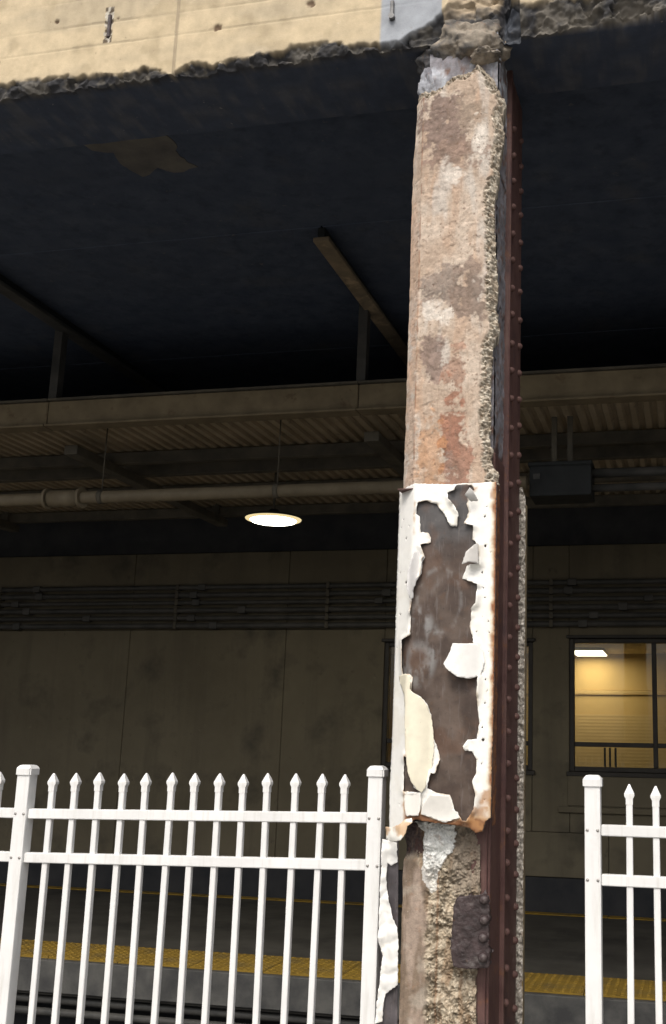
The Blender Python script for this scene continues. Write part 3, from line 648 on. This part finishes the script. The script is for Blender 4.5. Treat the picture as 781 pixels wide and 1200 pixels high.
# lower concrete: smooth arris at the left, broken aggregate to its right
def low_xr(z): return tab(LOW_RIGHT, z)+0.006*fb(3, z, 1, 30, 4)
def inpoly(P, x, z):
    r = False; n = len(P); j = n-1
    for i in range(n):
        xi, zi = P[i]; xj, zj = P[j]
        if (zi > z) != (zj > z) and x < (xj-xi)*(z-zi)/(zj-zi)+xi: r = not r
        j = i
    return r
vs, cs, fs = [], [], []
nx, nz_ = 120, 520
for j in range(nz_+1):
    z = 1.47*(j/nz_)
    for i in range(nx+1):
        s = i/nx; xl = -1.142+0.003*fb(0, z, 0, 14, 3); xr = low_xr(z); x = xl+(xr-xl)*s
        n1, n2 = fb(x, 1, z, 6, 5), fb(x, 7, z, 20, 4)
        bx = -1.04+0.03*fb(0, 9, z, 6, 4)-0.05*sst(1.16, 1.26, z)
        kk = sst(bx-0.01, bx+0.012, x)
        kk = max(kk, sst(1.24, 1.28, z+0.02*n2))
        y = 4.262+0.003*n1+0.012*sst(0, 1, (x-xl)/0.02) - 0.012
        if x < xl+0.02: y += 0.02*(1-(x-xl)/0.02)
        c = mix((0.2, 0.15, 0.11), (0.32, 0.25, 0.2), sst(-0.3, 0.4, fb(x*3, 2, z*0.6, 6, 4)))
        c = mix(c, (0.4, 0.36, 0.3), 0.5*sst(0.1, 0.5, n1))
        if kk > 0:
            vd = noise.voronoi(Vector((x*100+1.5*nz(x, 3, z, 30), 2, z*100+1.5*nz(x, 8, z, 30))))[0][0]
            y += kk*(0.010+0.022*fb(x, 2, z, 16, 5)+0.012*(vd-0.4)*(1-0.7*sst(-0.05, 0.3, fb(x, 14, z, 11, 4)))+0.006*nz(x, 5, z, 120)+0.02*sst(1.2, 1.3, z)*(1 if x < -1.06 else 0.3))
            cc = mix((0.27, 0.215, 0.15), (0.55, 0.48, 0.37), sst(-0.3, 0.35, nz(x, 6, z, 55)+0.4*nz(x, 2, z, 16)))
            mo = sst(-0.05, 0.3, fb(x, 14, z, 11, 4))
            cc = mix(cc, (0.1, 0.08, 0.055), 0.75*sst(0.34, 0.56, vd)*(1-0.8*mo))
            cc = mix(cc, (0.43, 0.36, 0.27), 0.6*mo)
            cc = mix(cc, (0.22, 0.14, 0.08), 0.55*sst(0.1, 0.5, fb(x*3, 15, z*0.5, 8, 4)))
            cc = mix(cc, (0.2, 0.165, 0.13), 0.8*sst(1.08, 1.2, z+0.1*n1)*sst(-0.97, -0.92, x))
            cc = mix(cc, (0.06, 0.045, 0.05), 0.9*sst(1.25, 1.3, z+0.04*n1)*sst(-1.06, -1.09, x))  # shade of the cavity under the casing, painted into the colour
            c = mix(c, cc, kk)
        g = abs(x+1.0+0.004*nz(z, 0, 0, 7))
        if g < 0.007: c = mix(c, (0.2, 0.11, 0.06), 0.6*sst(0.007, 0.001, g)); y += 0.004
        if inpoly(WHITE_PATCH, x+0.012*fb(x, 4, z, 30, 3), z+0.012*fb(x, 8, z, 30, 3)):
            top = sst(1.2, 1.28, z)
            c = mix(c, (0.7, 0.71, 0.69), 0.6+0.4*top); y -= 0.012*top
        vs.append((x, y, z)); cs.append(c)
W_ = nx+1
for j in range(nz_):
    for i in range(nx): a = j*W_+i; fs.append((a, a+1, a+W_+1, a+W_))
k = len(vs)
for side in (0, nx):
    for j in range(nz_+1):
        x, y, z = vs[j*W_+side]; vs.append((x, 4.34, z)); cs.append(tuple(v*0.9 for v in cs[j*W_+side]))
for j in range(nz_):
    a, b = j*W_, (j+1)*W_; fs.append((b, a, k+j, k+j+1))
    a, b = j*W_+nx, (j+1)*W_+nx; q = k+nz_+1; fs.append((a, b, q+j+1, q+j))
obj('lower_concrete', mesh('lower_concrete', vs, fs, True, cs), m_conc, clm)

# ---- sheet pieces traced on the face of the column: crisp outlines, real thickness, lifted edges
def refine(P, step, jit, closed=True):
    out = []
    for (x0, z0), (x1, z1) in zip(P, P[1:]+P[:1]):
        L_ = math.hypot(x1-x0, z1-z0); n = max(1, int(L_/step))
        for k_ in range(n):
            t = k_/n; x, z = x0+(x1-x0)*t, z0+(z1-z0)*t
            if k_ and jit: x += jit*nz(x, 3, z, 120); z += jit*nz(x, 9, z, 120)
            out.append((x, z))
    return out
def dist_poly(P, x, z):
    d = 9
    for (x0, z0), (x1, z1) in zip(P, P[1:]+P[:1]):
        dx, dz = x1-x0, z1-z0; l = dx*dx+dz*dz
        t = max(0, min(1, ((x-x0)*dx+(z-z0)*dz)/l)) if l else 0
        d = min(d, math.hypot(x-x0-t*dx, z-z0-t*dz))
    return d
def cut_sheet(name, outer, holes, depth, colf, mat, parent, step=0.012, thick=0.0015, jit=0.002, smooth=True):
    loops = [refine(outer, 0.008, jit)]+[refine(h, 0.008, jit) for h in holes]
    pts, ed = [], []
    for lp_ in loops:
        k = len(pts); pts += lp_; n = len(lp_); ed += [(k+i, k+(i+1) % n) for i in range(n)]
    nb = len(pts)
    xs = [p[0] for p in outer]; zs = [p[1] for p in outer]
    x = min(xs)
    while x < max(xs):
        z = min(zs)
        while z < max(zs):
            px, pz = x+step*0.3*random.random(), z+step*0.3*random.random()
            if inpoly(loops[0], px, pz) and not any(inpoly(h, px, pz) for h in loops[1:]): pts.append((px, pz))
            z += step
        x += step
    V, E_, F_, *_ = delaunay_2d_cdt([Vector(p) for p in pts], ed, [], 0, 1e-5)
    faces = []
    for f in F_:
        cx = sum(V[i].x for i in f)/len(f); cz = sum(V[i].y for i in f)/len(f)
        if inpoly(loops[0], cx, cz) and not any(inpoly(h, cx, cz) for h in loops[1:]):
            a, b, c = (V[i] for i in f[:3])
            if (b-a).cross(c-a) < 0: f = f[::-1]
            faces.append(tuple(f))
    used = sorted({i for f in faces for i in f}); mp = {u: i for i, u in enumerate(used)}
    faces = [tuple(mp[i] for i in f) for f in faces]
    co = [(V[u].x, depth(V[u].x, V[u].y), V[u].y) for u in used]
    me = mesh(name, co, faces, smooth, [colf(x, z) for x, y, z in co] if colf else None)
    o = obj(name, me, mat, parent)
    s = o.modifiers.new('thickness', 'SOLIDIFY'); s.thickness = thick; s.offset = -1
    return o
def bend_x(z): return -1.124+(z-1.5)*0.0065
def cas_y(x, z): return 4.185+max(0, bend_x(z)-x)*0.95
def sheet_col(x, z):
    n, n2 = fb(x, 2, z, 9, 4), fb(x*2.2, 6, z*0.7, 14, 4)
    c = mix((0.062, 0.042, 0.033), (0.1, 0.073, 0.058), sst(-0.3, 0.35, n))
    c = mix(c, (0.072, 0.068, 0.068), sst(2.4, 2.6, z+0.08*n))
    c = mix(c, (0.12, 0.065, 0.04), 0.45*sst(0.1, 0.45, fb(x, 12, z, 6, 3))*sst(1.55, 1.7, z))
    for (cx, cz, rx, rz, w_, st_) in ((-1.10, 2.10, .105, .155, .35, .8), (-1.0, 2.28, .10, .14, .12, .5), (-0.93, 2.2, .13, .2, .1, .4), (-1.08, 2.02, .07, .1, .4, .5)):
        q = math.hypot((x-cx)/rx, (z-cz)/rz)
        c = mix(c, (0.22, 0.215, 0.21), st_*sst(w_, 0, abs(q-1+w_*0.6))*sst(-0.35, 0.35, n2+0.3*nz(x, 1, z, 80)))
    return c
cas = cut_sheet('metal_casing', CASING, [], lambda x, z: cas_y(x, z)+0.002*fb(x, 0, z, 6), sheet_col, m_sheet, clm, 0.007, 0.003, 0.001)
# folded right edge and top lip of the casing
def rust_col(x, z): return mix((0.2, 0.08, 0.03), (0.1, 0.045, 0.03), sst(-0.3, 0.3, fb(x, 1, z, 25)))
vs, cs, fs = [], [], []
for j in range(140):
    z = 1.40+(2.762-1.40)*j/139; x = -0.770+0.004*(z-1.4)/1.36+0.0015*fb(0, 1, z, 30, 3)
    for y in (4.186, 4.215+0.015*fb(0, 2, z, 20, 3), 4.25+0.02*fb(0, 4, z, 25, 3)):
        vs.append((x+0.002*(y-4.18)/0.06, y, z)); cs.append(rust_col(y*3, z))
for j in range(139):
    for i in range(2): a = j*3+i; fs.append((a, a+1, a+4, a+3))
obj('folded_edge', mesh('folded_edge', vs, fs, True, cs), m_conc, cas)
box('top_lip', (-1.19, 4.186, 2.752), (-0.767, 4.26, 2.756), m_steel, cas)
RUSTS = [(-.82, 1.45, .05), (-.78, 1.5, .05), (-.84, 1.41, .035), (-1.12, 1.47, .02), (-.775, 1.62, .02), (-.77, 2.1, .02), (-1.115, 2.35, .012), (-.78, 2.72, .025), (-.86, 2.75, .02)]
def paint_col(x, z):
    n = fb(x, 4, z, 22, 4)
    c = mix((0.80, 0.79, 0.75), (0.76, 0.74, 0.68), sst(0.0, 0.5, fb(x, 2, z, 7, 3)))
    e = -0.768-x + 0.010*n
    c = mix(c, (0.55, 0.4, 0.2), 0.75*sst(0.022, 0.008, e)); c = mix(c, (0.25, 0.1, 0.04), sst(0.012, 0.003, e))
    eb = z-(1.415+0.05*sst(-1.0, -1.12, x)) + 0.014*n
    c = mix(c, (0.5, 0.3, 0.13), 0.85*sst(0.03, 0.008, eb)*sst(-1.13, -1.11, x)); c = mix(c, (0.2, 0.09, 0.04), sst(0.012, 0.002, eb)*sst(-1.13, -1.11, x))
    gb = abs(x-bend_x(z)-0.002)
    if gb < 0.006: c = mix(c, (0.42, 0.26, 0.12), 0.75*sst(0.006, 0.001, gb)*sst(0.0, 0.3, fb(1, 1, z, 9, 3)+0.1))
    for rx, rz, rr_ in RUSTS:
        q = math.hypot(x-rx, z-rz)/rr_ - 0.9*n
        if q < 1: c = mix(c, (0.36, 0.18, 0.07), 0.8*sst(1, 0.3, q))
    if x > -0.9:
        sp = nz(x, 8, z, 65)
        if sp > 9: c = mix(c, (0.25, 0.21, 0.17), 0.85*sst(0.42, 0.55, sp))
    return c
HA = HOLE_A
def paint_y(x, z):
    d = min(dist_poly(HA, x, z), dist_poly(HOLE_B, x, z))
    lift = 0.018*sst(0.03, 0.0, d)**1.6*sst(0.05, 0.5, 0.2+fb(x, 3, z, 9, 3))
    return cas_y(x, z)-0.005-lift-0.0015*abs(fb(x, 6, z, 10, 3))
chips = []
rc = random.Random(11)
while len(chips) < 28:
    cx, cz = (rc.uniform(-0.85, -0.785) if rc.random() < .75 else rc.uniform(-1.19, -1.14)), rc.uniform(1.47, 2.72)
    rr_ = rc.uniform(0.0012, 0.0045)*rc.choice((0.7, 1, 1.5))
    if min(dist_poly(HA, cx, cz), dist_poly(HOLE_B, cx, cz)) < 0.014 or inpoly(HA, cx, cz) or any(math.hypot(cx-q[0][0], cz-q[0][1]) < 0.03 for q in chips): continue
    chips.append([(cx+rr_*rc.uniform(.5, 1.3)*math.cos(t*1.0472), cz+rr_*rc.uniform(.6, 1.9)*math.sin(t*1.0472)) for t in range(6)])
def paint_col2(x, z):
    c = paint_col(x, z); d = min(dist_poly(HA, x, z), dist_poly(HOLE_B, x, z))
    return mix(c, (0.45, 0.34, 0.22), 0.7*sst(0.006, 0.0, d)*sst(0.0, 0.35, fb(x, 3, z, 12, 3)+0.1))
cut_sheet('paint_layer', [(x-0.0015 if x < -1 else x-0.002, z) for x, z in CASING], [HA, HOLE_B]+chips, paint_y, paint_col2, m_paint, cas, 0.009, 0.0009, 0.0035)
def flake(name, P, base, f, colr, parent=cas, colf=None, lab=None, jit=0.003):
    o = cut_sheet(name, P, [], lambda x, z: base(x, z)-f(x, z), colf or (lambda x, z: tuple(v*(1+0.06*fb(x, 2, z, 20)) for v in colr)), m_paint, parent, 0.007, 0.0008, jit)
    if lab: o['label'] = lab
    return o
py = lambda x, z: cas_y(x, z)-0.008
flake('paint_flake', FLAKE_SHADED, py, lambda x, z: 0.045*sst(-1.075, -1.135, x)**1.3+0.004, (0.62, 0.61, 0.6), lab='curled paint flake coloured in shade grey')  # grey of the curled side is shading put into the paint colour
flake('paint_flake', FLAKE_C1, py, lambda x, z: 0.045*sst(-0.79, -0.86, x+0.0*z)*sst(2.64, 2.72, z)+0.003, (0.45, 0.44, 0.42))  # shading of the curl is painted as a darker grey
flake('paint_flake', FLAKE_C2, py, lambda x, z: 0.05*sst(-0.80, -0.88, x)+0.003, (0.6, 0.58, 0.55))  # grey here also carries the shading of the curl
flake('paint_flake', FLAKE_CREAM, py, lambda x, z: 0.004+0.028*math.sin(max(0, min(1, (x+1.16)/0.14))*math.pi)*sst(1.4, 1.6, z)+0.01*sst(-1.0, -0.96, x), (0.74, 0.69, 0.55), lab='bulging cream paint flake')
flake('paint_flake', FLAKE_D, py, lambda x, z: 0.004+0.014*sst(-1.1, -1.02, x), (0.74, 0.72, 0.67))
flake('paint_flake', FLAKE_E, py, lambda x, z: 0.005+0.022*sst(1.42, 1.54, z)*sst(-0.88, -0.97, x), (0.76, 0.74, 0.69))
flake('paint_flake', FLAKE_DISC, py, lambda x, z: 0.004+0.05*sst(-0.80, -0.91, x), (0.8, 0.79, 0.76), lab='rounded white paint flake curling off the casing')
flake('torn_lip', LIP, lambda x, z: cas_y(x, z)-0.007, lambda x, z: 0.045*sst(1.47, 1.38, z)+0.008*nz(x, 1, z, 30), (0.75, 0.72, 0.64),
      colf=lambda x, z: mix((0.78, 0.76, 0.7), (0.5, 0.3, 0.14), 0.8*sst(0.1, 0.5, fb(x, 1, z, 22, 3)+0.35*sst(1.44, 1.38, z))))
# lower left strip of the casing
ls = cut_sheet('lower_strip', STRIP[:2]+[(-1.145, 0.66), (-1.14, 0.0), (-1.25, 0.0), (-1.235, 0.66)], [], lambda x, z: 4.255+max(0, -1.15-x)*0.5, lambda x, z: tuple(v*(0.9+0.5*fb(x, 1, z, 10)) for v in (0.09, 0.08, 0.085)), m_sheet, clm, 0.015, 0.003, 0.002)
flake('paint_flake', LOWFLAKE, lambda x, z: 4.248+max(0, -1.15-x)*0.5, lambda x, z: 0.004+0.02*abs(fb(x, 2, z, 9, 3))+0.025*sst(-1.2, -1.235, x), (0.76, 0.75, 0.72), ls)
flake('paint_flake', [(-1.20, .60), (-1.15, .56), (-1.15, .3), (-1.17, .2), (-1.2, .25), (-1.22, .42)], lambda x, z: 4.248+max(0, -1.15-x)*0.5, lambda x, z: 0.006+0.02*abs(fb(x, 2, z, 9, 3)), (0.76, 0.75, 0.72), ls)
# pitted gusset plate with rivets
gp = cut_sheet('gusset_plate', GUSSET, [], lambda x, z: 4.205+0.003*fb(x, 1, z, 25, 5)+0.003*abs(nz(x, 4, z, 60)), None, m_gusset, clm, 0.005, 0.03, 0.004)
gm = lathemesh('rivet', [(0.02, -0.004), (0.0195, 0.006), (0.0165, 0.014), (0.01, 0.02), (0.003, 0.022)], 12, 'Y')
rotz_faces_fix(gm); gm.materials.append(m_gusset)
for x, z in GUSSET_RIVETS: obj('rivet', gm, None, gp, Vector((x-0.012, 4.205, z))-clm.location-gp.location)
# broken lump between column head and fascia
def lump(name, c, r, seed, colr, dark):
    bm = bmesh.new(); bmesh.ops.create_icosphere(bm, subdivisions=5, radius=1)
    cols = []
    for v in bm.verts:
        p = v.co.copy(); q = 1+0.3*fb(p.x+seed, p.y, p.z, 1.7, 6)+0.05*fb(p.x, p.y+seed, p.z, 9, 4)
        v.co = Vector((c[0]+p.x*r[0]*q, c[1]+p.y*r[1]*q, c[2]+p.z*r[2]*q))
        n = fb(v.co.x, v.co.y, v.co.z, 9, 4); cols.append(mix(colr, dark, sst(-0.15, 0.35, n+0.2*nz(v.co.x, 0, v.co.z, 50))))
    me = bpy.data.meshes.new(name); bm.to_mesh(me); bm.free()
    me.polygons.foreach_set('use_smooth', [True]*len(me.polygons))
    a = me.color_attributes.new('Col', 'FLOAT_COLOR', 'POINT')
    for i, cc in enumerate(cols): a.data[i].color = (*cc, 1)
    return obj(name, me, m_conc, clm)
lump('broken_concrete', (-0.95, 4.345, 4.93), (0.17, 0.10, 0.13), 3, (0.27, 0.235, 0.19), (0.09, 0.085, 0.08))
lump('broken_concrete', (-1.08, 4.37, 4.89), (0.13, 0.08, 0.09), 9, (0.13, 0.13, 0.13), (0.07, 0.07, 0.075))
lump('broken_concrete', (-0.86, 4.285, 4.82), (0.065, 0.06, 0.03), 5, (0.3, 0.26, 0.21), (0.12, 0.105, 0.09))
lump('broken_concrete', (-1.13, 4.34, 4.73), (0.055, 0.05, 0.10), 14, (0.3, 0.31, 0.34), (0.18, 0.18, 0.2))

# ------------------------------------------------------------------ fences
YF = 4.32
PW, RW_, RD = 0.025, 0.042, 0.036
pk = boxmesh('picket', (-PW/2, -PW/2, 0.06), (PW/2, PW/2, 1.50), 0.0025); pk.materials.append(m_fence)
def cap_mesh():                                       # pressed spear point
    prof = [(0.0135, 0.0), (0.0135, 0.022), (0.0195, 0.034), (0.0195, 0.042), (0.010, 0.062), (0.0025, 0.078)]
    vs, fs = [], []
    for h, z in prof: vs += [(-h, -min(h, 0.0145), z), (h, -min(h, 0.0145), z), (h, min(h, 0.0145), z), (-h, min(h, 0.0145), z)]
    for k in range(len(prof)-1):
        for i in range(4): j = (i+1) % 4; fs.append((k*4+i, k*4+j, k*4+4+j, k*4+4+i))
    fs.append(tuple(range(len(prof)*4-4, len(prof)*4))); fs.append((3, 2, 1, 0))
    return mesh('spear_point', vs, fs)
sm = cap_mesh(); sm.materials.append(m_fence)
PS = 0.062
pm = boxmesh('post', (-PS/2, -PS/2, 0), (PS/2, PS/2, 1.565), 0.005, 2); pm.materials.append(m_fence)
def postcap():
    bm = bmesh.new(); h = PS/2+0.006
    prof = [(h, 1.556), (h, 1.583), (h-0.012, 1.597), (h-0.02, 1.599)]
    vs = []
    for r_, z in prof: vs.append([bm.verts.new((sx*r_, sy*r_, z)) for sx, sy in ((-1, -1), (1, -1), (1, 1), (-1, 1))])
    for a, b in zip(vs, vs[1:]):
        for i in range(4): bm.faces.new((a[i], a[(i+1) % 4], b[(i+1) % 4], b[i]))
    bm.faces.new(vs[-1]); bm.faces.new(vs[0][::-1])
    bmesh.ops.bevel(bm, geom=[e for e in bm.edges if abs(e.verts[0].co.z-e.verts[1].co.z) > 0.02], offset=0.006, segments=2, affect='EDGES')
    me = bpy.data.meshes.new('post_cap'); bm.to_mesh(me); bm.free(); me.materials.append(m_fence); return me
pcm = postcap()
scm = lathemesh('screw', [(0.006, 0), (0.006, 0.002), (0.003, 0.004)], 8, 'Y'); rotz_faces_fix(scm); scm.materials.append(m_screw)
def fence(label, posts, base_x, drop):
    f = thing('metal_fence', label, 'fence', (base_x, YF, 0), 'white metal fences either side of the column')
    zof = lambda x: drop(x)
    for x in posts:
        p = obj('post', pm, None, f, (x-base_x, 0, zof(x)))
        obj('post_cap', pcm, None, p, (0, 0, 0))
        for z in (1.39, 1.205):
            for s in (-1, 1): obj('screw', scm, None, p, (s*0.02, -PS/2, z))
    for a, b in zip(posts, posts[1:]):
        for z in (1.39, 1.205, 0.16):
            za, zb = z+zof(a), z+zof(b)
            vs = []
            for x, zz in ((a+PS/2+0.001, za), (b-PS/2-0.001, zb)):
                vs += [(x, YF-RD/2, zz-RW_/2), (x, YF+RD/2, zz-RW_/2), (x, YF+RD/2, zz+RW_/2), (x, YF-RD/2, zz+RW_/2)]
            fs = [(0, 4, 5, 1), (1, 5, 6, 2), (2, 6, 7, 3), (3, 7, 4, 0), (0, 1, 2, 3), (7, 6, 5, 4)]
            bm = bmesh.new(); bv = [bm.verts.new(v) for v in vs]
            for q in fs: bm.faces.new([bv[i] for i in q])
            bmesh.ops.recalc_face_normals(bm, faces=bm.faces)
            bmesh.ops.bevel(bm, geom=bm.edges[:], offset=0.003, segments=2, affect='EDGES')
            me = bpy.data.meshes.new('rail'); bm.to_mesh(me); bm.free(); obj('rail', me, m_fence, f)
        n = 13; g = (b-a)/(n+1)
        for i in range(1, n+1):
            x = a+0.132+(b-a-0.264)/12*(i-1)
            q = obj('picket', pk, None, f, (x-base_x+random.uniform(-.002, .002), 0, zof(x)+random.uniform(-.003, .003)))
            q.rotation_euler = (random.uniform(-.002, .002), random.uniform(-.006, .006), random.uniform(-.05, .05))
            obj('spear_point', sm, None, q, (0, 0, 1.487))
fence('white metal picket fence left of the column', [-4.50, -2.892, -1.276], -2.88, lambda x: 0.018*(x+2.05)/0.8*0.9 if x > -4 else -0.025)
fence('white metal picket fence right of the column', [-0.392, 1.18], 0.4, lambda x: 0.0)
